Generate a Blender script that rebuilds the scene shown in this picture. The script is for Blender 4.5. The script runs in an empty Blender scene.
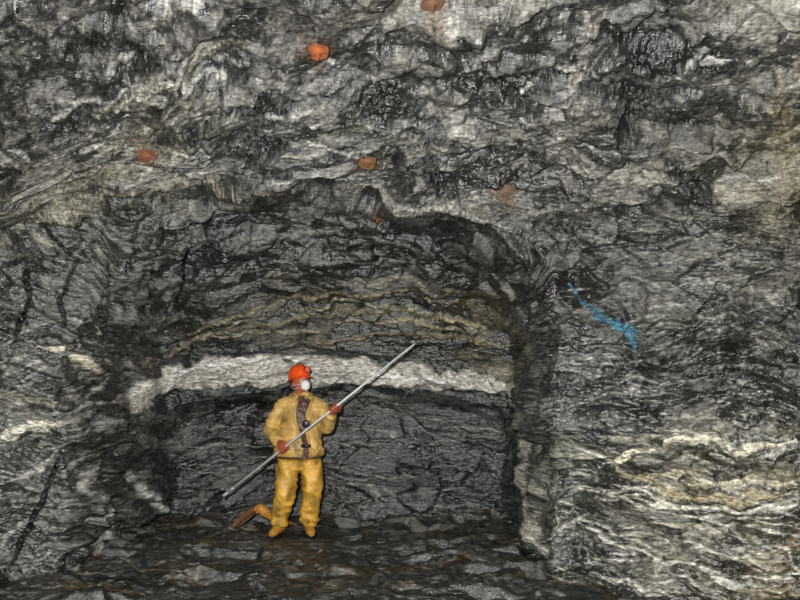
import bpy, bmesh, math, random
import numpy as np
from mathutils import Vector, Matrix
random.seed(4); rng = np.random.RandomState(7)
scene = bpy.context.scene
scene.view_settings.view_transform = 'Standard'
CAM = (0.0, -9.0, 2.48); F = 844.0

# ------------------------------------------------------------------ noise
perm = rng.permutation(256).astype(np.int32); perm = np.concatenate([perm, perm, perm])
G = rng.normal(size=(256, 3)).astype(np.float32); G /= np.linalg.norm(G, axis=1)[:, None]
RV = rng.rand(256, 4).astype(np.float32)
def hsh(i, j, k):
    return perm[(perm[(perm[i & 255] + j) & 255] + k) & 255]
def perlin(x, y, z):
    x = np.asarray(x, np.float32); y = np.asarray(y, np.float32); z = np.asarray(z, np.float32)
    xi = np.floor(x).astype(np.int32); yi = np.floor(y).astype(np.int32); zi = np.floor(z).astype(np.int32)
    xf = x - xi; yf = y - yi; zf = z - zi
    u = xf*xf*xf*(xf*(xf*6-15)+10); v = yf*yf*yf*(yf*(yf*6-15)+10); w = zf*zf*zf*(zf*(zf*6-15)+10)
    out = 0
    for a in (0, 1):
        for b in (0, 1):
            for c in (0, 1):
                g = G[hsh(xi+a, yi+b, zi+c)]
                d = g[..., 0]*(xf-a)+g[..., 1]*(yf-b)+g[..., 2]*(zf-c)
                out = out + d*(u if a else 1-u)*(v if b else 1-v)*(w if c else 1-w)
    return out*1.6
def fbm(x, y, z, o=4, gain=.5, ridged=False):
    s = 0; a = 1; n = 0
    for i in range(o):
        p = perlin(x+i*17.3, y+i*5.1, z+i*9.7)
        if ridged: p = 1-2*np.abs(p)
        s = s+a*p; n += a; a *= gain; x = x*2.03; y = y*2.03; z = z*2.03
    return s/n
def facets(x, y, z, K=16., off=.4):
    """soft-edged cellular facets: returns planar facet height, cell value"""
    xi = np.floor(x).astype(np.int32); yi = np.floor(y).astype(np.int32); zi = np.floor(z).astype(np.int32)
    h = np.zeros(x.shape, np.float32); val = np.zeros(x.shape, np.float32); W = np.full(x.shape, 1e-12, np.float32)
    for a in (-1, 0, 1):
        for b in (-1, 0, 1):
            for c in (-1, 0, 1):
                k = hsh(xi+a, yi+b, zi+c); r = RV[k]
                dx = x-(xi+a+r[..., 0]); dy = y-(yi+b+r[..., 1]); dz = z-(zi+c+r[..., 2])
                w = np.exp(-K*(dx*dx+dy*dy+dz*dz))
                g = G[(k*7+13) & 255]
                h += w*(g[..., 0]*dx+g[..., 1]*dy+g[..., 2]*dz + off*(r[..., 3]-.5)); val += w*r[..., 3]; W += w
    return h/W, val/W
def sst(v, a, b):
    t = np.clip((v-a)/(b-a), 0, 1); return t*t*(3-2*t)
def lin(c):
    c = np.asarray(c, float)/255.
    return np.where(c <= .04045, c/12.92, ((c+.055)/1.055)**2.4)

# ------------------------------------------------------------------ base rock form
LX = [-7, -3.6, -3.06, -2.61, -1.8, -.9, -.54, 0, .45, 1.08, 1.44, 2.2, 7]
LZ = [2.9, 3.07, 3.34, 3.47, 3.49, 3.54, 3.47, 3.34, 3.25, 3.07, 2.84, 2.5, 2.3]
def ledge(x): return np.interp(x, LX, LZ)
def ybase(x, z):
    zl = ledge(x)
    t = np.maximum(z-3.3, 0)
    y = -1.4-.72*t-.42*t**2-.16*t**4
    y = y+.30*sst(zl-z, 0, .18)*(1-sst(x, .0, 1.5))*(1-.7*sst(2.9-z, 0, 1.5))
    y = y-.85*sst(x, 1.5, 3.4)*sst(2.3-z, .1, 1.6)
    y = y-.35*sst(x, 1.5, 2.2)*sst(1.5-z, 0, 1.2)
    y = y-.45*sst(-x, 2.9, 4.4)
    y = y-.55*np.maximum(np.abs(x)-4.4, 0)**1.8
    s2 = z+.32*((x+.75)/2)**2
    n = np.interp(s2, [-.5, .0, .35, 1.35, 1.5, 1.95, 2.4, 3.0, 3.5], [.6, .72, .85, .8, .52, .45, .1, -.6, -1.1])
    wl = .10*np.sin(z*2.1)+.50*sst(z, 1.5, 2.9)
    top = sst(z, 1.8, 3.0)
    m = sst(x, -3.15+wl, -2.62+wl)*(1-sst(x+.04*np.sin(z*5), 1.21-.75*top, 1.40+.08*top))*sst(zl-z, 0, .16+.35*sst(x, -.2, 1.2))
    return y*(1-m)+n*m
def survey(h, v):
    ys = np.linspace(-8.4, 1.4, 1500)
    x = (h-400)/F*(9+ys); z = CAM[2]+(300-v)/F*(9+ys)
    hit = np.nonzero(ybase(x, z) <= ys)[0]
    i = hit[0] if len(hit) else -1
    return np.array([x[i], ys[i], z[i]])
def P(h, v, y): return Vector(((h-400)/F*(9+y), y, CAM[2]+(300-v)/F*(9+y)))

xs = np.concatenate([np.linspace(-7.5, -4.45, 60, endpoint=False), np.linspace(-4.45, .95, 540, endpoint=False), np.linspace(.95, 1.55, 130, endpoint=False), np.linspace(1.55, 4.45, 290, endpoint=False), np.linspace(4.45, 7.5, 60)])
zs = np.concatenate([np.linspace(-.5, 4.75, 680, endpoint=False), np.linspace(4.75, 5.95, 110)])
X, Z = np.meshgrid(xs, zs); Y = ybase(X, Z)
def grid_normals(X, Y, Z):
    P3 = np.stack([X, Y, Z], -1)
    du = np.gradient(P3, axis=1); dv = np.gradient(P3, axis=0)
    n = np.cross(du, dv); n /= np.linalg.norm(n, axis=2)[..., None]+1e-12
    return n
N0 = grid_normals(X, Y, Z)
N0 = np.where(N0[..., 1:2] > 0, -N0, N0)
x = X.astype(np.float32); y = Y.astype(np.float32); z = Z.astype(np.float32)

inN = sst(x, -3.0, -2.5)*(1-sst(x, 1.15, 1.4))*sst(ledge(x)-z, 0, .15)
upper = sst(z-ledge(x), -.15, .25)
leftp = (1-inN)*(1-upper)*sst(-x, 2.2, 2.9)
rightp = (1-inN)*(1-upper)*sst(x, 1.2, 1.6)
# foliation coordinate
w1 = perlin(x*.5, y*.5, z*.5); w2 = perlin(x*1.3+5, y*1.3, z*1.3); w3 = perlin(x*4, y*4+3, z*4)
S = z + inN*.32*((x+.75)/2)**2 - upper*.30*x*(1-sst(x, -1., 2.5)) + .16*w1 + .06*w2 + .012*w3 \
    + rightp*(.10*(x-1.3)+.07*np.sin(x*2.6+z*1.5)) + leftp*(.3*(x+2.6))
wx = x+.08*w2+.03*w3; wz = S
a1 = facets(wx*1.1, y*1.3, wz*1.9, 10, .7)
a2 = facets(wx*2.3+9, y*2.8, wz*4.6+3, 34, .5)
a3 = facets(wx*5.0+2, y*6, wz*11+7, 44, .5)
a4 = facets(wx*12+2, y*14, wz*30+7, 44, .5)
rough = .4+.6*sst(fbm(x*.7+3, y*.7, z*.7, 2), -.3, .4)
nicheflat = 1-.45*inN*sst(2.9-z, 0, 1.)
D = nicheflat*(.20*a1[0]+.12*a2[0]) + rough*nicheflat*(.050*a3[0]+.021*a4[0]) + .012*fbm(wx*2, y*2, wz*4, 4, .5) + .005*(1-.7*leftp)*fbm(wx*5, y*5, wz*40, 3, .6)

# ------------------------------------------------------------------ albedo zones (averages surveyed over the face)
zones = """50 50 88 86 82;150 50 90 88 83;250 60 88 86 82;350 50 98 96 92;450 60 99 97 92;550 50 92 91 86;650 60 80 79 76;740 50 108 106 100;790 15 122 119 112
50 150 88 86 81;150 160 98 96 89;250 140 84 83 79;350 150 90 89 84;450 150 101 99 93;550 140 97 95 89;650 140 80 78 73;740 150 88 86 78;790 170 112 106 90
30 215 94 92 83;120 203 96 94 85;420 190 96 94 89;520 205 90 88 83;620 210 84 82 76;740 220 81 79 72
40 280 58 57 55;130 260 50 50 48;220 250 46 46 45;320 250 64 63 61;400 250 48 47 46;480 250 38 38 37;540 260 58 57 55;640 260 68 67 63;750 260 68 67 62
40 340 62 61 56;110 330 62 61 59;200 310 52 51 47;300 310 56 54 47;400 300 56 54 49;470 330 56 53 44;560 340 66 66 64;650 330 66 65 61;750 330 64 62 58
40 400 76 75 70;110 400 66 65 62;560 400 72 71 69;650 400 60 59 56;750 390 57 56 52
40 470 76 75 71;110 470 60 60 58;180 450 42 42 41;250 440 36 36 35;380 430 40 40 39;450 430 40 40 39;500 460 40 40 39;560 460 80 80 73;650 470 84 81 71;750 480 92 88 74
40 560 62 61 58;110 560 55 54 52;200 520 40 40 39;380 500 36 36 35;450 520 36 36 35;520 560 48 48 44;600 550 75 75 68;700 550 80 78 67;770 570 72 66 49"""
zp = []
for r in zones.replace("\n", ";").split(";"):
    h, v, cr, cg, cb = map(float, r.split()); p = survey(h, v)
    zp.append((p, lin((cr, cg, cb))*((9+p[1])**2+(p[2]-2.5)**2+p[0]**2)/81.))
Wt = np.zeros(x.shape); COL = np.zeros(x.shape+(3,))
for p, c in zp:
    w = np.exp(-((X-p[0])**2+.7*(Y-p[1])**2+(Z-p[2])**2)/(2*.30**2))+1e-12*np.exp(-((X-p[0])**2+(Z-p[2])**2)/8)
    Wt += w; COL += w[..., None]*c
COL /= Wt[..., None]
str1 = fbm(x*.7, y*.7, S*9, 4, .6); str2 = fbm(x*3.0+4, y*3.0, S*34, 3, .65)
big = fbm(x*1.6+7, y*1.6, z*2.2, 4, .55)
D0 = D  # sample the fine grain at the displaced depth so it does not smear on steps
yd = (Y+N0[..., 1]*D0).astype(np.float32); zd = (Z+N0[..., 2]*D0-Z).astype(np.float32)
fine = fbm(wx*18, yd*18, (S+zd)*36, 3, .8)
lum = (.7+.5*inN+.3*rightp)*str1+1.0*str2+.6*big+1.5*fine+.45*(a2[1]-.5)+.6*(a3[1]-.5)+.7*(a4[1]-.5)
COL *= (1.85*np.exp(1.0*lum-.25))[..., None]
# freshly broken wet rock against dust coated faces
fresh = 1-sst(1.0*big+.9*(a2[1]-.5)+.7*(a3[1]-.5)+.5*(a4[1]-.5)+.8*fine+.7*str1+.16*upper-.10, -.20, .14)
COL *= (1.10-.56*fresh)[..., None]
# fine light quartz streaks along the foliation
q1 = fbm(x*1.5+31, y*1.5, S*15, 4, .6); msk = sst(fbm(x*1.1+60, y, z*1.3, 2), -.25, .25)
thin = np.exp(-(q1/.026)**2)*msk*(.25*upper+.5*leftp+1.0*rightp*sst(2.6-z, 0, 1.2)+.3*rightp+.5*inN)
q2 = fbm(x*2.4+71, y*2.4, S*30, 3, .6)
thin = np.clip(thin+.5*np.exp(-(q2/.045)**2)*sst(big, .0, .3)*(.4+.3*leftp+.6*rightp), 0, 1)
thin *= np.clip(.7+2.0*fine, 0, 1)
tc_ = lin((205, 203, 194)); k_ = (.75*thin)[..., None]*np.where(inN > .5, .4, 1)[..., None]
COL = COL*(1-k_)+tc_*k_
# green/brown tint by strata
tb = sst(fbm(x*.8+40, y, S*5, 3), .0, .5)[..., None]
COL *= 1+tb*(np.array([1.01, 1.02, .90])-1)
# bright mica and quartz flecks, painted into the albedo for white glints
fl1 = perlin(wx*50, yd*50, (S+zd)*95); fl2 = perlin(x*1.9+4, y*2, z*2.5)
fk = sst(fl1+.35*fl2, .64, .80)[..., None]*.55*np.where(inN > .5, .4, 1)[..., None]
COL = COL*(1-fk)+lin((215, 215, 212))*fk

# ------------------------------------------------------------------ veins, cracks, paint
SC = np.array([1, .3, 1.])
def dist_poly(pts, jit=.02, js=5):
    """distance field to a polyline that lies on the rock"""
    pts = np.array(pts)
    lo = pts.min(0)-.5; hi = pts.max(0)+.5
    m = (X > lo[0]) & (X < hi[0]) & (Z > lo[2]) & (Z < hi[2]) & (Y > lo[1]-.3) & (Y < hi[1]+.3)
    q = np.stack([X[m], Y[m], Z[m]], -1)
    q = q + jit*np.stack([perlin(q[:, 0]*js, q[:, 1]*js, q[:, 2]*js+3), 0*q[:, 0], perlin(q[:, 0]*js+9, q[:, 1]*js, q[:, 2]*js)], -1)*2
    q = q*SC; pts = pts*SC
    best = np.full(len(q), 9.); tt = np.zeros(len(q)); n = len(pts)-1
    for i in range(n):
        a = pts[i]; b = pts[i+1]; ab = b-a
        t = np.clip(((q-a)@ab)/(ab@ab+1e-9), 0, 1)
        d = np.linalg.norm(q-a-t[:, None]*ab, axis=1)
        k = d < best; best[k] = d[k]; tt[k] = (i+t[k])/n
    return m, best, tt
def stroke(hv, width, col, strength=1., breakup=.5, disp=0., jit=.02, js=5, taper=True, soft=.5):
    pts = [survey(*p) for p in hv]
    m, d, t = dist_poly(pts, jit, js)
    w = np.interp(t, np.linspace(0, 1, len(width)), width)/110. if hasattr(width, '__len__') else width/110.
    if taper: w = w*(np.clip(np.minimum(t, 1-t)*6, .15, 1))
    mod = 1+breakup*fbm(X[m]*6, Y[m]*6, Z[m]*9, 3)*1.8
    w = w*np.clip(mod, .05, 2)
    k = (1-sst(d, w*soft, w*1.15+.004))*strength
    k = np.clip(k*(1+breakup*2.2*fine[m]), 0, 1)
    if col is not None:
        c = lin(col)*(1+.8*fine[m])[:, None]
        COL[m] = COL[m]*(1-k[:, None])+c*k[:, None]
        if sum(col) > 250: fresh[m] *= (1-k)
    if disp: D[m] += disp*k
CREAM = (222, 214, 190); WHITE = (212, 208, 198); OCH = (128, 116, 82); GREY = (160, 158, 148); DK = (12, 12, 11); TAN = (142, 137, 120)
# ledge lips
stroke([(0, 238), (60, 208), (110, 193), (200, 188), (300, 182)], [4, 6, 4, 3, 2], TAN, .7, .9, .05)
stroke([(340, 190), (400, 205), (450, 212), (520, 228)], [2, 4, 4, 2], GREY, .6, .8, .04)
stroke([(110, 199), (200, 195), (330, 190), (335, 205)], 2, DK, .8, .5, -.03)
stroke([(0, 216), (90, 182), (180, 150), (240, 130)], [3, 6, 5, 2], TAN, .5, .9, .02)
stroke([(80, 120), (130, 88), (190, 68), (260, 40)], [3, 6, 5, 2], (165, 162, 148), .5, .9, .01)
stroke([(0, 30), (60, 20), (130, 35), (200, 10)], [3, 5, 3], GREY, .45, .8)
stroke([(530, 110), (575, 75), (600, 20), (612, 0)], [3, 6, 8, 4], (150, 147, 138), .6, .8, .02)
stroke([(560, 165), (620, 172), (700, 178)], [3, 7, 3], (160, 156, 145), .6, .8, .02)
stroke([(777, 60), (782, 150), (785, 240)], [5, 9, 6], (130, 122, 100), .6, .7, .03)
stroke([(797, 60), (798, 200)], [6, 6], (150, 142, 120), .5, .7)
stroke([(680, 0), (740, 12), (800, 20)], [10, 16, 16], (140, 137, 128), .5, .8)
stroke([(300, 5), (420, 12), (560, 3)], [6, 10, 6], (140, 137, 128), .4, .8)
for c in ([(170, 120), (230, 145), (300, 155)], [(420, 150), (445, 180), (440, 205)], [(620, 40), (640, 60), (700, 50), (740, 75)], [(660, 150), (700, 190), (720, 215)],
          [(330, 90), (400, 110), (470, 150)], [(30, 130), (90, 120), (140, 100)], [(150, 60), (120, 35), (60, 50)], [(470, 60), (520, 80), (560, 70)], [(590, 130), (650, 120), (710, 135)],
          [(380, 175), (410, 165), (440, 190)], [(230, 100), (270, 110), (300, 95)], [(600, 85), (640, 100), (690, 90)]):
    stroke(c, [4, 13, 5], (26, 26, 25), .75, .95, -.05)
# roof strata of the recess
for c, wd, co, s in [([(133, 400), (148, 362), (210, 324), (300, 300), (380, 292), (440, 300)], 2.4, OCH, .8), ([(150, 372), (175, 350), (230, 330), (310, 315), (400, 312), (500, 335)], 2.6, (118, 110, 82), .75),
                     ([(200, 335), (260, 315), (330, 306), (420, 310), (505, 345)], 1.6, (162, 155, 130), .75), ([(300, 340), (400, 330), (480, 345), (520, 362)], 2.4, (112, 102, 70), .8),
                     ([(180, 345), (250, 332), (330, 330)], 1.8, (142, 135, 110), .7), ([(330, 322), (420, 322), (500, 348)], 1.8, (146, 138, 106), .7), ([(330, 285), (400, 282), (460, 300)], 1.8, (132, 127, 108), .6),
                     ([(130, 345), (160, 315), (230, 288), (300, 276)], 1.8, (132, 130, 118), .7), ([(400, 340), (460, 345), (520, 372)], 4, (22, 21, 16), .7), ([(420, 300), (470, 312), (515, 340)], 6, (80, 72, 50), .5),
                     ([(200, 355), (280, 345), (360, 345)], 3, (22, 21, 18), .8), ([(430, 318), (480, 330), (515, 352)], 2, (146, 134, 96), .7), ([(160, 255), (260, 240), (380, 238), (480, 262)], 2, (115, 114, 108), .6),
                     ([(150, 300), (240, 268), (340, 262), (440, 270)], 2, (118, 116, 110), .6), ([(180, 330), (270, 305), (350, 296), (440, 306), (500, 325)], 1.5, (20, 20, 17), .7),
                     ([(140, 380), (170, 345), (240, 318), (330, 304)], 2, (20, 20, 17), .7), ([(470, 262), (508, 300), (524, 350), (528, 400)], 2.2, (135, 132, 118), .7), ([(440, 285), (495, 318), (518, 365)], 2, (122, 116, 94), .7),
                     ([(125, 330), (150, 270), (190, 235)], 2, (115, 113, 106), .6)]:
    stroke(c, wd, co, s, .7, .02)
# white quartz band
stroke([(138, 408), (150, 390), (172, 380), (205, 374), (260, 370), (330, 370), (400, 377), (460, 382), (511, 388)], [7, 12, 15, 17, 18, 16, 15, 13, 10], (190, 185, 175), .95, .35, .03, .03, 6, False, .8)
stroke([(150, 384), (190, 366), (240, 360), (320, 359)], [3, 5, 6, 4], (226, 222, 214), .7, .7, .01)
stroke([(340, 372), (420, 380), (505, 388)], [3, 5, 3], (226, 222, 214), .6, .8, .01)
stroke([(200, 380), (290, 374), (360, 380)], [1.5, 2, 1.5], (70, 68, 62), .6, .8, -.01)
stroke([(360, 386), (430, 390), (500, 396)], [1.5, 2, 1.5], (60, 58, 53), .6, .8, -.01)
stroke([(150, 414), (215, 398), (300, 394), (400, 399), (505, 404)], 3, (100, 98, 90), .6, .7)
stroke([(512, 380), (517, 420), (522, 470), (533, 520), (548, 570)], [7, 6, 7, 7, 6], (178, 175, 162), .8, .8, .03)
stroke([(524, 400), (530, 450), (540, 500)], [4, 5, 4], (150, 147, 132), .6, .9, .02)
stroke([(390, 434), (398, 434)], [6, 6], (165, 163, 155), .8, .3)
# recess back wall streaks
for i in range(60):
    h = rng.uniform(160, 490); v = rng.uniform(410, 540); L = rng.uniform(10, 50)
    stroke([(h-L, v+rng.uniform(-3, 5)), (h, v), (min(h+L, 505), v+rng.uniform(-3, 6))], rng.uniform(.7, 1.6), (130, 129, 124), rng.uniform(.2, .7), .9, .01)
stroke([(335, 482), (365, 485), (385, 500)], 3, (140, 138, 130), .6, .8)
stroke([(128, 452), (140, 490), (165, 512), (200, 528), (228, 537)], 2.6, (192, 190, 184), .95, .4, .02)
stroke([(385, 490), (385, 490.5), (400, 500)], 2, (140, 138, 130), .5, .8)
# left pillar
stroke([(38, 345), (60, 347), (85, 362), (98, 372)], 3.5, CREAM, .9, .6, .02)
stroke([(0, 442), (25, 432), (55, 425), (85, 412)], [11, 8, 4, 2], (205, 201, 184), .85, .95, .02)
stroke([(0, 395), (50, 402), (80, 395)], 3, (150, 147, 130), .6, .8)
stroke([(60, 510), (80, 490), (98, 455)], 2.5, (165, 163, 155), .7, .7)
stroke([(70, 575), (95, 555), (115, 520)], 3, (175, 173, 166), .7, .7)
stroke([(0, 478), (35, 470), (80, 430), (110, 425)], 3, (165, 163, 155), .7, .8)
for i in range(50):
    h = rng.uniform(5, 125); v = rng.uniform(300, 590); L = rng.uniform(10, 30); sl = rng.uniform(-.2, .8)
    stroke([(max(h-L, 0), v+L*sl), (h, v), (h+L*.6, v-L*.6*sl)], rng.uniform(.7, 1.8), (172, 170, 162), rng.uniform(.2, .7), .9, .01)
for c in ([(166, 205), (158, 240), (148, 300), (132, 370), (128, 430), (105, 500), (85, 560), (70, 600)], [(140, 215), (125, 300), (112, 330)], [(103, 250), (110, 290), (95, 330)],
          [(50, 400), (75, 385), (92, 370)], [(190, 240), (178, 290), (160, 330)], [(60, 450), (45, 500), (20, 545), (8, 580)], [(120, 280), (135, 330), (130, 350)], [(75, 250), (60, 300), (62, 330)],
          [(100, 380), (88, 430), (60, 470)], [(118, 440), (100, 470), (92, 520)], [(30, 260), (25, 310), (10, 350)]):
    stroke(c, 1.8, DK, .95, .4, -.08)
# right side
for c, wd, co, s in [([(605, 463), (635, 448), (665, 440), (730, 438), (800, 442)], 2.5, CREAM, .9), ([(612, 462), (640, 478), (665, 492), (730, 496), (800, 492)], 4.0, (160, 148, 118), .9),
                     ([(650, 480), (720, 482), (800, 478)], 4, (188, 181, 156), .8), ([(640, 500), (720, 510), (800, 505)], 2.6, (215, 210, 195), .9), ([(560, 520), (600, 540), (650, 558), (720, 578), (800, 590)], 2.4, (190, 188, 176), .9),
                     ([(545, 545), (570, 525), (590, 515)], 2.4, (185, 183, 172), .7), ([(620, 545), (700, 552), (800, 548)], 2.4, (160, 156, 136), .7), ([(560, 575), (620, 580), (690, 598)], 2.4, (190, 188, 178), .7),
                     ([(740, 575), (775, 560), (800, 530)], 9, (104, 88, 56), .45), ([(760, 598), (800, 585)], 9, (104, 88, 56), .45), ([(568, 455), (590, 458)], 5, (180, 178, 158), .6),
                     ([(660, 415), (720, 424), (800, 428)], 2, (150, 147, 132), .6), ([(600, 440), (650, 432), (700, 436)], 2, (165, 161, 146), .6), ([(690, 555), (735, 560), (770, 580)], 4, (60, 58, 48), .6),
                     ([(540, 420), (552, 470), (556, 530), (535, 580)], 3, (165, 163, 150), .6), ([(640, 520), (700, 530), (790, 525)], 2.2, (180, 175, 155), .6)]:
    stroke(c, wd, co, s, .75, .02, .035, 4)
for i in range(70):
    h = rng.uniform(555, 790); v = rng.uniform(435, 598); L = rng.uniform(10, 50); sl = rng.uniform(-.1, .45)
    stroke([(h-L, v-sl*L), (h, v), (min(h+L, 800), v+sl*L)], rng.uniform(.6, 1.6), (195, 192, 180), rng.uniform(.3, .85), .9, .01, .03, 4)
for i in range(60):
    h = rng.uniform(560, 790); v = rng.uniform(230, 430); L = rng.uniform(8, 35)
    stroke([(h-L, v+.25*L), (h, v), (min(h+L, 800), v+rng.uniform(-.2, .3)*L)], rng.uniform(.6, 1.5), (162, 160, 153), rng.uniform(.2, .65), .9, .01)
for i in range(110):
    h = rng.uniform(5, 790); v = rng.uniform(5, 180); L = rng.uniform(8, 40); sl = rng.uniform(-.7, .2)
    stroke([(max(h-L, 0), v-sl*L), (h, v), (min(h+L, 800), v+sl*L*.6)], rng.uniform(.7, 1.8), (182, 180, 174) if i % 2 else (24, 24, 22), rng.uniform(.3, .7), .9, .01)
# sprayed blue paint
stroke([(573, 284), (582, 299), (597, 312), (612, 324)], [1.5, 3, 4, 5], (64, 118, 140), .8, .8, 0, .02, 8, False, .2)
stroke([(603, 316), (618, 325), (630, 334), (634, 350)], [3, 5.5, 7, 3], (68, 128, 150), .8, .8, 0, .02, 8, False, .2)
# rust stains at the bolts
bolts = [(318, 45, .92, (185, 100, 50)), (432, 5, .88, (128, 92, 68)), (148, 155, .92, (138, 86, 52)), (368, 160, .82, (136, 94, 60)), (505, 190, .95, (122, 102, 82)), (380, 212, .58, (126, 84, 56))]
for h, v, s, c in bolts:
    stroke([(h-3, v), (h+3, v+6)], 12*s, (100, 76, 54), .6, .6, 0, .02, 6, False, .3)

XF = X+N0[..., 0]*D; YF = Y+N0[..., 1]*D; ZF = Z+N0[..., 2]*D
NF = grid_normals(XF, YF, ZF)
# settled dust on upward facing facets
NN = np.where(NF[..., 1:2] > 0, -NF, NF)
dust = sst(NN[..., 2], .1, .8)*(.25+.75*upper)
COL = COL*(1+.35*dust[..., None])
COL = np.clip(COL, .004, .78)
fresh = np.clip(fresh*(1-.5*dust), 0, 1)

# ------------------------------------------------------------------ materials
def mat(name, color=(.5, .5, .5), rough=.6, attr=None, bump=None, metal=0, spec=.5, var=0.0, vscale=12, dirt=None):
    m = bpy.data.materials.new(name); m.use_nodes = True; nt = m.node_tree; b = nt.nodes['Principled BSDF']
    b.inputs['Roughness'].default_value = rough; b.inputs['Metallic'].default_value = metal
    b.inputs['Specular IOR Level'].default_value = spec
    tc = nt.nodes.new('ShaderNodeTexCoord')
    if attr:
        a = nt.nodes.new('ShaderNodeAttribute'); a.attribute_name = attr; src = a.outputs['Color']
    else:
        r = nt.nodes.new('ShaderNodeRGB'); r.outputs[0].default_value = (*color, 1); src = r.outputs[0]
    if var:
        n = nt.nodes.new('ShaderNodeTexNoise'); n.inputs['Scale'].default_value = vscale; n.inputs['Detail'].default_value = 5; n.inputs['Roughness'].default_value = .65
        nt.links.new(tc.outputs['Object'], n.inputs['Vector'])
        rp = nt.nodes.new('ShaderNodeMapRange'); rp.inputs[1].default_value = .35; rp.inputs[2].default_value = .7; rp.inputs[3].default_value = 0; rp.inputs[4].default_value = var
        nt.links.new(n.outputs['Fac'], rp.inputs[0])
        mx = nt.nodes.new('ShaderNodeMix'); mx.data_type = 'RGBA'
        nt.links.new(rp.outputs[0], mx.inputs[0]); nt.links.new(src, mx.inputs[6])
        mx.inputs[7].default_value = (*(dirt or (.03, .025, .02)), 1); src = mx.outputs[2]
    nt.links.new(src, b.inputs['Base Color'])
    if bump:
        sc, st, ds = bump
        n = nt.nodes.new('ShaderNodeTexNoise'); n.inputs['Scale'].default_value = sc; n.inputs['Detail'].default_value = 4; n.inputs['Roughness'].default_value = .6
        nt.links.new(tc.outputs['Object'], n.inputs['Vector'])
        bp = nt.nodes.new('ShaderNodeBump'); bp.inputs['Strength'].default_value = st; bp.inputs['Distance'].default_value = ds
        nt.links.new(n.outputs['Fac'], bp.inputs['Height']); nt.links.new(bp.outputs[0], b.inputs['Normal'])
    return m
def rock_material():
    m = mat('wet_schist_rock', attr='rock_albedo', rough=.4, spec=.9, bump=(26, 1.0, .018))
    nt = m.node_tree; b = nt.nodes['Principled BSDF']; tc = [n for n in nt.nodes if n.type == 'TEX_COORD'][0]
    mp = nt.nodes.new('ShaderNodeMapping'); mp.inputs['Scale'].default_value = (.5, .8, 1.6)
    nt.links.new(tc.outputs['Object'], mp.inputs['Vector'])
    for n in nt.nodes:
        if n.type == 'TEX_NOISE': nt.links.new(mp.outputs[0], n.inputs['Vector']); n.inputs['Detail'].default_value = 4
    # grain: strong fine albedo breakup
    src = b.inputs['Base Color'].links[0].from_socket
    g = nt.nodes.new('ShaderNodeTexNoise'); g.inputs['Scale'].default_value = 34; g.inputs['Detail'].default_value = 3; g.inputs['Roughness'].default_value = .75
    nt.links.new(mp.outputs[0], g.inputs['Vector'])
    gr = nt.nodes.new('ShaderNodeMapRange'); gr.inputs[1].default_value = .36; gr.inputs[2].default_value = .66; gr.inputs[3].default_value = .38; gr.inputs[4].default_value = 1.75
    nt.links.new(g.outputs['Fac'], gr.inputs[0])
    vm = nt.nodes.new('ShaderNodeVectorMath'); vm.operation = 'SCALE'
    nt.links.new(src, vm.inputs[0]); nt.links.new(gr.outputs[0], vm.inputs['Scale']); nt.links.new(vm.outputs[0], b.inputs['Base Color'])
    at = nt.nodes.new('ShaderNodeAttribute'); at.attribute_name = 'wetness'
    r = nt.nodes.new('ShaderNodeMapRange'); r.inputs[1].default_value = 0; r.inputs[2].default_value = 1; r.inputs[3].default_value = .55; r.inputs[4].default_value = .22
    nt.links.new(at.outputs['Fac'], r.inputs[0]); nt.links.new(r.outputs[0], b.inputs['Roughness'])
    return m
ROCK = rock_material()

def big_grid(name, X, Y, Z, C, wet):
    nv, nu = X.shape
    me = bpy.data.meshes.new(name); me.vertices.add(nu*nv)
    me.vertices.foreach_set('co', np.stack([X, Y, Z], -1).astype(np.float32).ravel())
    i = np.arange((nv-1)*(nu-1)); r = i//(nu-1); c = i % (nu-1); a = r*nu+c
    q = np.stack([a, a+1, a+nu+1, a+nu], -1)
    me.loops.add(q.size); me.loops.foreach_set('vertex_index', q.astype(np.int32).ravel())
    me.polygons.add(len(q)); me.polygons.foreach_set('loop_start', (np.arange(len(q))*4).astype(np.int32))
    me.update(calc_edges=True); me.validate()
    at = me.color_attributes.new('rock_albedo', 'FLOAT_COLOR', 'POINT')
    at.data.foreach_set('color', np.concatenate([C, np.ones(C.shape[:2]+(1,))], -1).astype(np.float32).ravel())
    at = me.attributes.new('wetness', 'FLOAT', 'POINT'); at.data.foreach_set('value', wet.astype(np.float32).ravel())
    me.polygons.foreach_set('use_smooth', np.ones(len(q), bool))
    me.materials.append(ROCK)
    o = bpy.data.objects.new(name, me); scene.collection.objects.link(o); return o
R = 680
i0, i1 = 60, 1019
def part(name, rs, cs): return big_grid(name, XF[rs, cs], YF[rs, cs], ZF[rs, cs], COL[rs, cs], fresh[rs, cs])
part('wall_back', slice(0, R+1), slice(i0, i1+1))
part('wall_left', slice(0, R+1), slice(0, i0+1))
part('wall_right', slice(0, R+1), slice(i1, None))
part('ceiling', slice(R, None), slice(None, None))

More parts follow.
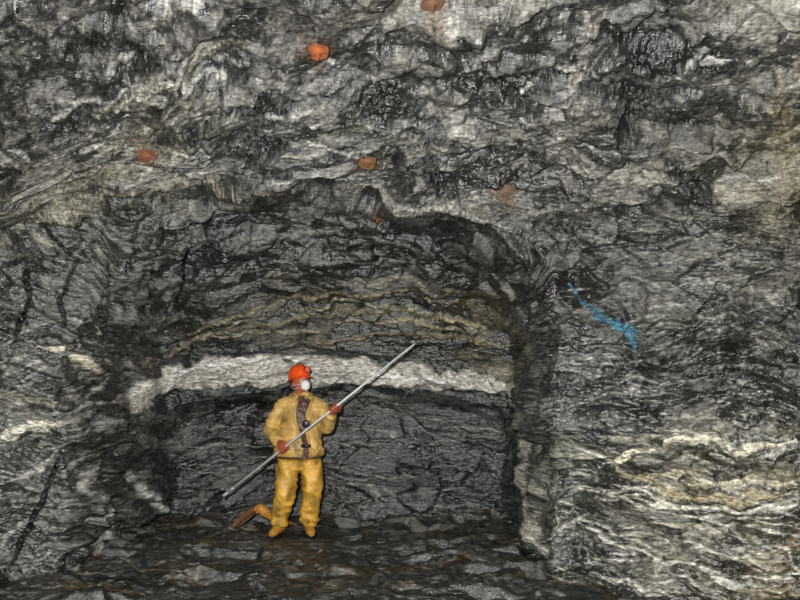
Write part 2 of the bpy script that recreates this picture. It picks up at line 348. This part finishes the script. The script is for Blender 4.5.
# floor
fx = np.linspace(-7.5, 7.5, 620); fy = np.concatenate([np.linspace(-11, -3.2, 110, endpoint=False), np.linspace(-3.2, 1.3, 420)])
FX, FY = np.meshgrid(fx, fy); a = FX.astype(np.float32); b = FY.astype(np.float32); o0 = np.zeros_like(a)
f3 = facets(a*2.0, b*4.5, o0+.3, 16, .6); f4 = facets(a*7, b*14, o0+.7, 20, .5)
FZ = .11*f3[0]+.028*f4[0]+.05*fbm(a*1.2, b*1.2, o0, 4)-.03
near = np.exp(-((FX+1.06)**2/.5**2+(FY+.05)**2/.35**2)); FZ = FZ*(1-near)+(-.012)*near
fl = 1.0*fbm(a*1.2, b*6, o0+2, 4)+.6*(f3[1]-.5)+1.2*fbm(a*14, b*26, o0, 3, .8)+.5*(f4[1]-.5)
FC = np.array([.022, .0215, .018])*1.2*np.exp(1.2*fl)[..., None]
tt = sst(fbm(a*1.3+5, b*3, o0+8, 3), .0, .4)[..., None]; FC = FC*(1+tt*(np.array([1.45, 1.12, .65])-1))
fv = np.exp(-(fbm(a*1.0+33, b*5, o0, 4, .6)/.022)**2)*sst(fbm(a, b*2, o0+5, 2), -.25, .2)*np.clip(.8+1.5*fbm(a*14, b*26, o0+3, 2), 0, 1)
FC = FC*(1-.6*fv[..., None])+lin((150, 148, 142))*.6*fv[..., None]
floor = big_grid('floor', FX, FY, FZ, np.clip(FC, .003, .5), np.clip(.6-fl, 0, 1))

# ------------------------------------------------------------------ mesh helpers
def empty(name, loc=(0, 0, 0)):
    e = bpy.data.objects.new(name, None); e.location = loc; scene.collection.objects.link(e); return e
def obj_from_bm(name, bm, m, parent=None, smooth=True):
    bmesh.ops.recalc_face_normals(bm, faces=bm.faces)
    me = bpy.data.meshes.new(name); bm.to_mesh(me); bm.free()
    me.polygons.foreach_set('use_smooth', [smooth]*len(me.polygons)); me.materials.append(m)
    o = bpy.data.objects.new(name, me); scene.collection.objects.link(o)
    if parent:
        o.parent = parent; o.matrix_parent_inverse = Matrix.Translation(-parent.location)
    return o
def tube(bm, pts, rads, hint=(0, 1, 0), seg=16, power=1.):
    pts = [Vector(p) for p in pts]; hint = Vector(hint); rings = []
    for i, p in enumerate(pts):
        t = (pts[min(i+1, len(pts)-1)]-pts[max(i-1, 0)]).normalized()
        s = t.cross(hint)
        if s.length < 1e-3: s = t.cross(Vector((1, .1, 0)))
        s.normalize(); u = s.cross(t).normalized()
        r = rads[i]; ra, rb = r if hasattr(r, '__len__') else (r, r)
        ring = []
        for k in range(seg):
            an = 2*math.pi*k/seg
            ca, sa = math.cos(an), math.sin(an)
            ca = math.copysign(abs(ca)**power, ca); sa = math.copysign(abs(sa)**power, sa)
            ring.append(bm.verts.new(p+s*ra*ca+u*rb*sa))
        rings.append(ring)
    for i in range(len(rings)-1):
        for k in range(seg):
            bm.faces.new((rings[i][k], rings[i][(k+1) % seg], rings[i+1][(k+1) % seg], rings[i+1][k]))
    bm.faces.new(rings[0]); bm.faces.new(rings[-1][::-1])
def smooth_pts(pts, rads, n=6):
    """catmull-rom resample of a limb"""
    pts = [Vector(p) for p in pts]; R = [r if hasattr(r, '__len__') else (r, r) for r in rads]; o = []; q = []
    for i in range(len(pts)-1):
        p0 = pts[max(i-1, 0)]; p1 = pts[i]; p2 = pts[i+1]; p3 = pts[min(i+2, len(pts)-1)]
        for k in range(n):
            t = k/n
            o.append(.5*((2*p1)+(p2-p0)*t+(2*p0-5*p1+4*p2-p3)*t*t+(3*p1-p0-3*p2+p3)*t**3))
            q.append((R[i][0]*(1-t)+R[i+1][0]*t, R[i][1]*(1-t)+R[i+1][1]*t))
    o.append(pts[-1]); q.append(R[-1]); return o, q
def limb(bm, pts, rads, **k):
    n = k.pop('n', 6)
    p, r = smooth_pts(pts, rads, n); tube(bm, p, r, **k)
def ball(bm, c, r, M=None, sub=3):
    res = bmesh.ops.create_icosphere(bm, subdivisions=sub, radius=1)
    for v in res['verts']:
        v.co = Vector((v.co.x*r[0], v.co.y*r[1], v.co.z*r[2]))
        if M: v.co = M @ v.co
        v.co += Vector(c)
    return res['verts']
def remesh(o, vox, smooth=6):
    md = o.modifiers.new('r', 'REMESH'); md.mode = 'VOXEL'; md.voxel_size = vox
    sm = o.modifiers.new('s', 'SMOOTH'); sm.iterations = smooth; sm.factor = .5
    dg = bpy.context.evaluated_depsgraph_get(); me = bpy.data.meshes.new_from_object(o.evaluated_get(dg))
    o.modifiers.clear(); me.materials.clear(); me.materials.append(o.data.materials[0]); o.data = me
    me.polygons.foreach_set('use_smooth', [True]*len(me.polygons))
def getco(me):
    a = np.zeros(len(me.vertices)*3, np.float32); me.vertices.foreach_get('co', a); return a.reshape(-1, 3)
def getno(me):
    a = np.zeros(len(me.vertices)*3, np.float32); me.vertices.foreach_get('normal', a); return a.reshape(-1, 3)

# ------------------------------------------------------------------ rock bolts
BASE = np.stack([X, Y, Z], -1)
for h, v, s, c in bolts:
    p = survey(h, v)
    idx = np.argmin(((BASE-p)**2).sum(-1)); r, q = divmod(idx, X.shape[1])
    r0 = max(r-7, 0); pos = Vector((XF[r, q], YF[r, q], ZF[r, q]))
    nb = N0[r, q]; n = Vector(nb).normalized()
    blk = np.stack([XF[r0:r+8, q-7:q+8], YF[r0:r+8, q-7:q+8], ZF[r0:r+8, q-7:q+8]], -1).reshape(-1, 3)
    hmax = np.percentile((blk-np.array(pos))@nb, 80)
    rust = mat('rusty_steel_plate', tuple(lin(c)), .75, bump=(60, .5, .01), var=.6, vscale=22, dirt=tuple(lin((66, 52, 42))))
    bm = bmesh.new(); W = .085
    N = 14; vs = {}
    for i in range(N+1):
        for j in range(N+1):
            a_ = (i/N*2-1); b_ = (j/N*2-1); rr = math.hypot(a_, b_)
            f = 1-.16*(a_*b_)**2 - .03*math.sin(5*a_+3*b_+h)
            hz = .022*max(0, math.cos(min(rr/.75, 1)*math.pi)*.5+.5) + .006*math.sin(a_*3+b_*2+h)
            vs[i, j] = bm.verts.new((a_*W*f, b_*W*f, hz))
    fs = [bm.faces.new((vs[i, j], vs[i+1, j], vs[i+1, j+1], vs[i, j+1])) for i in range(N) for j in range(N)]
    ex = bmesh.ops.extrude_face_region(bm, geom=fs)
    for e in ex['geom']:
        if isinstance(e, bmesh.types.BMVert): e.co.z -= .008
    tube(bm, [(0, 0, .015), (0, 0, .045)], [.022, .022], seg=6)
    tube(bm, [(0, 0, .04), (0, 0, .075)], [.011, .010], seg=10)
    M = n.to_track_quat('Z', 'Y').to_matrix().to_4x4() @ Matrix.Rotation(random.uniform(-.3, .3), 4, 'Z') @ Matrix.Scale(s, 4)
    bmesh.ops.transform(bm, matrix=Matrix.Translation(pos+n*(max(hmax, 0)+.006)) @ M, verts=bm.verts)
    obj_from_bm('rock_bolt_plate', bm, rust, smooth=False)

# ------------------------------------------------------------------ miner
miner = empty('miner', (-1.07, 0, 0))
cloth = mat('oilskin_cloth', attr='cloth_col', rough=.38, spec=.5, bump=(24, .6, .02), var=.55, vscale=9, dirt=tuple(lin((84, 60, 32))))
bm = bmesh.new()
# torso / jacket
T = [(299, 458, (.245, .165)), (299, 452, (.25, .17)), (299, 438, (.23, .16)), (301, 420, (.215, .155)), (301, 408, (.20, .14)), (301, 402, (.17, .115)), (301, 398, (.13, .095)), (301, 394.5, (.085, .075)), (301, 391.5, (.07, .07))]
tube(bm, [P(a_, b_, .02) for a_, b_, r in T], [r for *_, r in T], seg=28, power=.9)
RH = P(283, 448.5, -.27); LH = P(334, 408, -.37)
barv = (LH-RH).normalized()
sR = P(284.5, 404.5, .02); eR = P(271, 429, .03); sL = P(318, 404.5, .02); eL = P(326, 427, -.08)
wR = RH+(eR-RH).normalized()*.115; wL = LH+(eL-LH).normalized()*.115
limb(bm, [P(296, 403, .02), P(284.5, 406.5, .02), P(277.5, 415, .02), eR, eR.lerp(wR, .5), wR], [.07, .085, .080, .070, .064, .054])
limb(bm, [P(306, 403, .02), P(318, 406.5, .02), P(323.5, 415, -.02), eL, eL.lerp(wL, .5), wL], [.07, .085, .080, .070, .062, .054])
# trousers
tube(bm, [P(299, 450, .02), P(299, 460, .02), P(299, 468, .02)], [(.20, .14), (.20, .14), (.15, .12)], seg=24)
kR = P(286, 492, -.06); aR = P(280, 523, -.02); kL = P(312, 492, -.05); aL = P(308.5, 524, .0)
limb(bm, [P(289, 458, .02), P(287, 474, -.02), kR, P(282, 508, -.03), aR], [(.115, .13), (.118, .125), (.103, .112), (.095, .10), (.09, .095)])
limb(bm, [P(310, 458, .02), P(312, 474, -.02), kL, P(310, 508, -.02), aL], [(.115, .13), (.116, .125), (.100, .11), (.093, .10), (.088, .095)])
body = obj_from_bm('coverall_body', bm, cloth, miner); remesh(body, .011, 8)
me = body.data; co = getco(me); no = getno(me)
hem = P(299, 457, 0).z
isj = co[:, 2] > hem+.012
pw = perlin(co[:, 0]*3, co[:, 1]*3, co[:, 2]*3)
wr = 1-2*np.abs(perlin(co[:, 0]*3.2+7+pw, co[:, 1]*3.2, co[:, 2]*9+.8*pw+co[:, 0]*5)); wr = .7*wr+.3*fbm(co[:, 0]*9, co[:, 1]*9, co[:, 2]*22, 2, .5, True)
leg = co[:, 2] < hem
fold = np.where(leg, np.sin(co[:, 2]*62+4*perlin(co[:, 0]*5, co[:, 1]*5, co[:, 2]*4))*np.exp(-((co[:, 2]-.16)/.12)**2), 0)
dsp = .018*wr+.010*fold + np.where(isj & (co[:, 2] < hem+.10), .012, 0) - np.where(leg & (co[:, 2] > hem-.10), .006, 0)
# open front
cx = P(305, 430, 0).x + .03*np.sin(co[:, 2]*9)
half = .035+.045*np.clip((co[:, 2]-1.12)/.35, 0, 1)
armd = np.minimum(np.linalg.norm(co-np.array(wL), axis=1), np.linalg.norm(co-np.array(eL), axis=1))
front = isj & (co[:, 1] < -.045) & (np.abs(co[:, 0]-cx) < half) & (armd > .1) & (co[:, 2] < 1.47)
dsp = dsp-np.where(front, .016, 0)
co = co+no*dsp[:, None]; me.vertices.foreach_set('co', co.ravel())
c = np.where(isj[:, None], lin((208, 170, 96)), lin((214, 166, 66)))
c = c*(1+.4*wr)[:, None]*(1+.45*perlin(co[:, 0]*9, co[:, 1]*9, co[:, 2]*5))[:, None]  # fold shade painted in: cloth colour darkens in the wrinkle troughs
dk = sst(fbm(co[:, 0]*5+3, co[:, 1]*5, co[:, 2]*4, 3), .0, .4)
c = c*(1-.7*dk[:, None])+lin((88, 62, 34))*.7*dk[:, None]
c = np.where((np.abs(co[:, 2]-hem-.012) < .012)[:, None], lin((80, 60, 34)), c)
c = np.where(front[:, None], lin((82, 56, 42)), c)
at = me.color_attributes.new('cloth_col', 'FLOAT_COLOR', 'POINT')
at.data.foreach_set('color', np.concatenate([c, np.ones((len(c), 1))], 1).astype(np.float32).ravel()); me.update()

yel = mat('oilskin_collar', tuple(lin((200, 162, 90))), .45, bump=(30, .4, .02), var=.4, dirt=tuple(lin((95, 70, 35))))
black = mat('black_rubber', (.012, .012, .013), .4)
skin = mat('skin', tuple(lin((188, 104, 74))), .5, bump=(60, .2, .005), var=.35, vscale=30, dirt=tuple(lin((120, 58, 40))))
glove = mat('worn_red_glove', tuple(lin((186, 88, 62))), .6, bump=(60, .3, .005), var=.5, vscale=30, dirt=tuple(lin((105, 52, 38))))
bm = bmesh.new(); nc = P(301, 396, 0); n_ = 26
pts = []
for k in range(n_+1):
    an = -math.pi/2+.45+(2*math.pi-.9)*k/n_
    pts.append(Vector((nc.x+.098*math.cos(an), .01+.088*math.sin(an), nc.z+.01+.02*math.sin(an))))
tube(bm, pts, [(.03, .012)]*len(pts), hint=(0, 0, 1), seg=10)
obj_from_bm('collar', bm, yel, miner)
for sx in (-1, 1):
    bm = bmesh.new(); pp = []
    for zz in np.linspace(1.44, hem+.03, 14):
        xc = P(305, 430, 0).x+.03*math.sin(zz*9)+sx*(.042+.045*max(0, min(1, (zz-1.12)/.35)))
        fy = -.146 if zz < 1.3 else -.146+.065*(zz-1.3)/.14
        pp.append((xc, fy, zz))
    tube(bm, pp, [(.014, .009)]*len(pp), hint=(0, 1, 0), seg=8); obj_from_bm('jacket_edge', bm, yel, miner)

# boots
bootm = mat('rubber_boot', tuple(lin((208, 150, 62))), .4, bump=(30, .3, .01), var=.5, vscale=14, dirt=tuple(lin((90, 58, 28))))
for an_, dirv in ((aR, Vector((-.35, -1, 0)).normalized()), (aL, Vector((.28, -1, 0)).normalized())):
    bm = bmesh.new(); g = Vector((an_.x, an_.y, 0))
    limb(bm, [g+Vector((0, 0, .20)), g+Vector((0, 0, .09))], [.07, .062], n=4)
    limb(bm, [g-dirv*.075+Vector((0, 0, .055)), g-dirv*.02+Vector((0, 0, .062)), g+dirv*.08+Vector((0, 0, .055)), g+dirv*.15+Vector((0, 0, .045)), g+dirv*.205+Vector((0, 0, .038))],
         [(.036, .05), (.05, .062), (.05, .052), (.052, .043), (.03, .03)], hint=(0, 0, 1))
    o = obj_from_bm('boot', bm, bootm, miner); remesh(o, .008, 5)
    bm = bmesh.new()
    tube(bm, [g+Vector((0, 0, -.006)), g+Vector((0, 0, .018))], [(.05, .13), (.052, .135)], hint=dirv, seg=24)
    bmesh.ops.translate(bm, verts=bm.verts, vec=dirv*.06)
    obj_from_bm('boot_sole', bm, black, miner, False)

# hands wrapped around the bar
def hand(C, wrist, b, back, name):
    w = (wrist-C); w = (w-b*w.dot(b)).normalized(); n = b.cross(w).normalized()
    if n.dot(Vector(back)) < 0: n = -n
    def L(bb, ww, nn): return C+b*bb+w*ww+n*nn
    bm = bmesh.new()
    limb(bm, [wrist+(wrist-C).normalized()*.03, wrist.lerp(L(0, .07, .02), .5), L(0, .07, .024), L(0, .035, .030), L(0, .0, .032), L(0, -.014, .029)],
         [(.028, .024), (.030, .022), (.036, .019), (.042, .017), (.042, .014), (.038, .010)], hint=n, seg=16, n=4)
    for i, (bb, sc) in enumerate(((.033, .95), (.011, 1.06), (-.011, 1.0), (-.032, .82))):
        q = [(-.004, .031), (-.030*sc, .026), (-.037*sc, .004), (-.030*sc, -.019), (-.006, -.029*min(sc, 1)), (.014*sc, -.024)]
        limb(bm, [L(bb*(1+.06*j), a_, c_) for j, (a_, c_) in enumerate(q)], [.0105, .0105, .0098, .0092, .0088, .0065], hint=b, seg=10, n=4)
    limb(bm, [L(.026, .062, .022), L(.050, .044, .010), L(.054, .022, -.012), L(.044, .0, -.030), L(.034, -.014, -.036)], [.016, .0145, .012, .011, .008], hint=b, seg=10, n=4)
    obj_from_bm(name, bm, glove, miner)
hand(RH, wR, barv, (-.3, -.8, .6), 'right_hand')
hand(LH, wL, barv, (.5, -.9, .2), 'left_hand')

# head
HC = P(300, 382, -.03)
HM = Matrix.Translation(HC) @ Matrix.Rotation(math.radians(42), 4, 'Z') @ Matrix.Rotation(math.radians(-14), 4, 'X')
def headobj(name, bm, m, smooth=True):
    bmesh.ops.transform(bm, matrix=HM, verts=bm.verts); return obj_from_bm(name, bm, m, miner, smooth)
bm = bmesh.new(); vs = ball(bm, (0, 0, 0), (.076, .098, .118), sub=5)
for v in vs:
    X_, Y_, Z_ = v.co
    if Z_ < 0:
        t = -Z_/.118; v.co.x *= 1-.28*t*t; v.co.y *= 1-.15*t
    f = max(0, -Y_/.098)
    v.co.y -= .028*math.exp(-((X_/.013)**2))*math.exp(-(((Z_+.022)/.022)**2))*f     # nose
    v.co.y -= .010*math.exp(-((X_/.012)**2))*math.exp(-(((Z_-.002)/.03)**2))*f
    v.co.y += .012*(math.exp(-(((X_-.032)/.017)**2))+math.exp(-(((X_+.032)/.017)**2)))*math.exp(-(((Z_-.004)/.013)**2))*f
    v.co.y -= .006*math.exp(-((X_/.05)**2))*math.exp(-(((Z_-.026)/.01)**2))*f       # brow
    v.co.y -= .007*math.exp(-((X_/.022)**2))*math.exp(-(((Z_+.064)/.010)**2))*f     # lips
    v.co.y -= .010*math.exp(-((X_/.025)**2))*math.exp(-(((Z_+.100)/.014)**2))*f     # chin
for sx in (-1, 1):
    ball(bm, (sx*.079, .008, -.012), (.009, .02, .033), sub=2)
    ball(bm, (sx*.083, .014, -.008), (.006, .012, .02), sub=2)
headobj('head', bm, skin)
bm = bmesh.new(); lo = HM @ Vector((0, .02, -.07)); limb(bm, [lo, lo.lerp(P(301, 398, .03), .5), P(301, 399, .03)], [.056, .055, .06]); obj_from_bm('neck', bm, skin, miner)
eyew = mat('eye_white', (.7, .68, .62), .2)
for sx in (-1, 1):
    bm = bmesh.new(); ball(bm, (sx*.032, -.079, .004), (.012, .010, .0085), sub=3); headobj('eye', bm, eyew)
    bm = bmesh.new(); ball(bm, (sx*.032, -.0875, .004), (.0055, .003, .0055), sub=2); headobj('iris', bm, black)
hair = mat('dark_hair', (.02, .013, .009), .6, bump=(90, .6, .01))
bm = bmesh.new(); vs = ball(bm, (0, .012, .012), (.082, .096, .112), sub=4)
bmesh.ops.delete(bm, geom=[v for v in vs if v.co.y < .012+(.04-v.co.z)*-.2 and v.co.z < .05 or v.co.z < -.06], context='VERTS')
headobj('hair', bm, hair)
mask = mat('respirator_white', (.85, .85, .84), .7, bump=(40, .2, .01))
bm = bmesh.new(); vs = ball(bm, (0, 0, 0), (.052, .058, .058), sub=4)
bmesh.ops.delete(bm, geom=[v for v in vs if v.co.y > .006], context='VERTS')
bmesh.ops.translate(bm, verts=bm.verts, vec=(0, -.084, -.050)); headobj('respirator', bm, mask)
bm = bmesh.new(); tube(bm, [(0, -.138, -.058), (0, -.152, -.058)], [.014, .013], seg=16); headobj('respirator_valve', bm, mask)
for zz in (-.035, -.07):
    bm = bmesh.new(); pts = []
    for k in range(25):
        an = math.radians(-62+304*k/24)
        pts.append((.086*math.cos(an), .10*math.sin(an), zz+.05*max(0, math.sin(an))))
    tube(bm, pts, [(.004, .002)]*25, hint=(0, 0, 1), seg=6); headobj('respirator_strap', bm, mask)

# helmet
helm = mat('helmet_orange', tuple(lin((242, 84, 24))), .28, spec=.6, var=.12, vscale=20, dirt=tuple(lin((110, 45, 20))))
bm = bmesh.new(); rings = []; seg = 40
prof = [(1.22, -.004), (1.20, .004), (1.05, .008), (1.0, .016), (.99, .045), (.95, .075), (.85, .105), (.68, .128), (.45, .143), (.2, .150), (.02, .151)]
for (rr, hz) in prof:
    ring = []
    for k in range(seg):
        an = 2*math.pi*k/seg; cx_, sy_ = math.cos(an), math.sin(an); r2 = rr
        if rr > 1.04: r2 = 1.0+(rr-1)*(1+1.0*max(0, -sy_)**2)*(.55 if sy_ > -.2 else 1)
        zz = hz-.012*max(0, -sy_)**2*(rr > 1.04)
        rib = 1+.02*math.exp(-(cx_/.10)**2)*(rr < .99)
        ring.append(bm.verts.new((.108*r2*cx_, .130*r2*sy_, zz*(rib)+(.006*math.exp(-((.108*r2*cx_)/.012)**2) if .1 < rr < .97 else 0))))
    rings.append(ring)
for i in range(len(rings)-1):
    for k in range(seg): bm.faces.new((rings[i][k], rings[i][(k+1) % seg], rings[i+1][(k+1) % seg], rings[i+1][k]))
bm.faces.new(rings[-1])
bmesh.ops.translate(bm, verts=bm.verts, vec=(0, .008, .036))
o = headobj('safety_helmet', bm, helm); md = o.modifiers.new('s', 'SOLIDIFY'); md.thickness = .004; md.offset = -1
lampm = mat('lamp_red_plastic', tuple(lin((214, 66, 34))), .35); lens = mat('lamp_lens', tuple(lin((225, 120, 90))), .15)
bm = bmesh.new(); tube(bm, [(0, -.115, .108), (0, -.132, .108), (0, -.172, .104), (0, -.176, .104)], [.022, .030, .034, .034], hint=(0, 0, 1), seg=20); headobj('cap_lamp', bm, lampm)
bm = bmesh.new(); tube(bm, [(0, -.176, .104), (0, -.180, .104)], [.026, .024], hint=(0, 0, 1), seg=20); headobj('cap_lamp_lens', bm, lens)
bm = bmesh.new(); limb(bm, [(0, -.12, .135), (.01, -.06, .19), (.012, .03, .197), (.01, .11, .15), (0, .152, .06), (.02, .15, -.04), (.03, .16, -.14)], [.004]*7, seg=6); headobj('lamp_cable', bm, black)
# chest instrument
bm = bmesh.new(); cc = P(306, 424, -.175)
tube(bm, [cc+Vector((0, .03, 0)), cc, cc+Vector((0, -.018, 0)), cc+Vector((0, -.024, 0))], [.036, .042, .040, .03], hint=(0, 0, 1), seg=24)
obj_from_bm('gas_meter', bm, black, miner)
bm = bmesh.new(); limb(bm, [cc+Vector((0, .015, .035)), P(303, 410, -.165), P(299, 399, -.10), P(295, 395, .0)], [.004]*4, seg=6); obj_from_bm('lanyard', bm, black, miner)
bm = bmesh.new(); cc = P(306, 446, -.152); tube(bm, [cc-Vector((.05, 0, 0)), cc+Vector((.05, 0, 0))], [(.018, .008)]*2, seg=8, hint=(0, 1, 0)); obj_from_bm('belt', bm, black, miner)

# scaling bar
barm = mat('aluminium_bar', (.72, .72, .70), .45, metal=.15, var=.3, vscale=15, dirt=(.25, .23, .2))
def on_bar(h):
    best = None
    for k in range(-300, 500):
        q = RH+barv*(k*.01); hh = 400+F*q.x/(9+q.y)
        if best is None or abs(hh-h) < best[0]: best = (abs(hh-h), q)
    return best[1]
E0 = on_bar(228); E1 = on_bar(411)
bm = bmesh.new()
tube(bm, [E0, E0.lerp(E1, .5), E1], [.0125, .0125, .011], seg=14)
tube(bm, [E0+barv*.02, E0-barv*.03, E0-barv*.07], [(.011, .011), (.013, .007), (.018, .003)], seg=10)
tube(bm, [E1-barv*.02, E1+barv*.03, E1+barv*.06], [.010, .008, .003], seg=10)
for t in (.02, .97): q = E0.lerp(E1, t); tube(bm, [q, q+barv*.03], [.0145, .0145], seg=12)
obj_from_bm('scaling_bar', bm, barm)

# shovel on the ground behind the miner's boots
sh = empty('shovel', tuple(P(255, 518, .2)))
wood = mat('muddy_shovel_steel', tuple(lin((112, 76, 42))), .55, bump=(30, .4, .01), var=.6, vscale=12, dirt=tuple(lin((45, 33, 22))))
bm = bmesh.new(); A = P(236, 527, .02); B = P(257, 510, .12); d = (A-B).normalized(); sd = d.cross(Vector((0, -.5, 1))).normalized(); up = sd.cross(d)
nn = 9; gr = {}
for i in range(nn):
    for j in range(7):
        t = i/(nn-1); u = (j/6*2-1); wdt = .062*(1-.65*max(0, (t-.6)/.4)**2)*(.55+.45*min(1, t*4))
        gr[i, j] = bm.verts.new(B+(A-B)*t*1.1+sd*u*wdt+up*(.022*u*u)+Vector((0, 0, .01)))
for i in range(nn-1):
    for j in range(6): bm.faces.new((gr[i, j], gr[i+1, j], gr[i+1, j+1], gr[i, j+1]))
o = obj_from_bm('blade', bm, wood, sh); md = o.modifiers.new('s', 'SOLIDIFY'); md.thickness = .008
bm = bmesh.new(); limb(bm, [B-d*-.03, P(260, 509, .13), P(266, 513, .14), P(273, 519, .16)], [.025, .06, .055, .02]); obj_from_bm('yellow_socket', bm, bootm, sh)
bm = bmesh.new(); limb(bm, [P(262, 512, .13), P(285, 521, .17), P(297, 525, .20)], [.018, .018, .018]); obj_from_bm('handle', bm, wood, sh)

# ------------------------------------------------------------------ light, world, camera
L = bpy.data.lights.new('camera_flash', 'POINT'); L.energy = 2700; L.shadow_soft_size = .05; L.color = (1, .99, .965)
lo = bpy.data.objects.new('camera_flash', L); lo.location = (-.25, -8.85, 2.75); scene.collection.objects.link(lo)
w = bpy.data.worlds.new('mine_dark'); scene.world = w; w.use_nodes = True
w.node_tree.nodes['Background'].inputs[0].default_value = (.9, .95, 1, 1); w.node_tree.nodes['Background'].inputs[1].default_value = .02
cd = bpy.data.cameras.new('camera'); cd.lens = 36*F/800; cd.sensor_width = 36; cd.clip_end = 100
cam = bpy.data.objects.new('camera', cd); cam.location = CAM; cam.rotation_euler = (math.pi/2, 0, 0); scene.collection.objects.link(cam)
scene.camera = cam
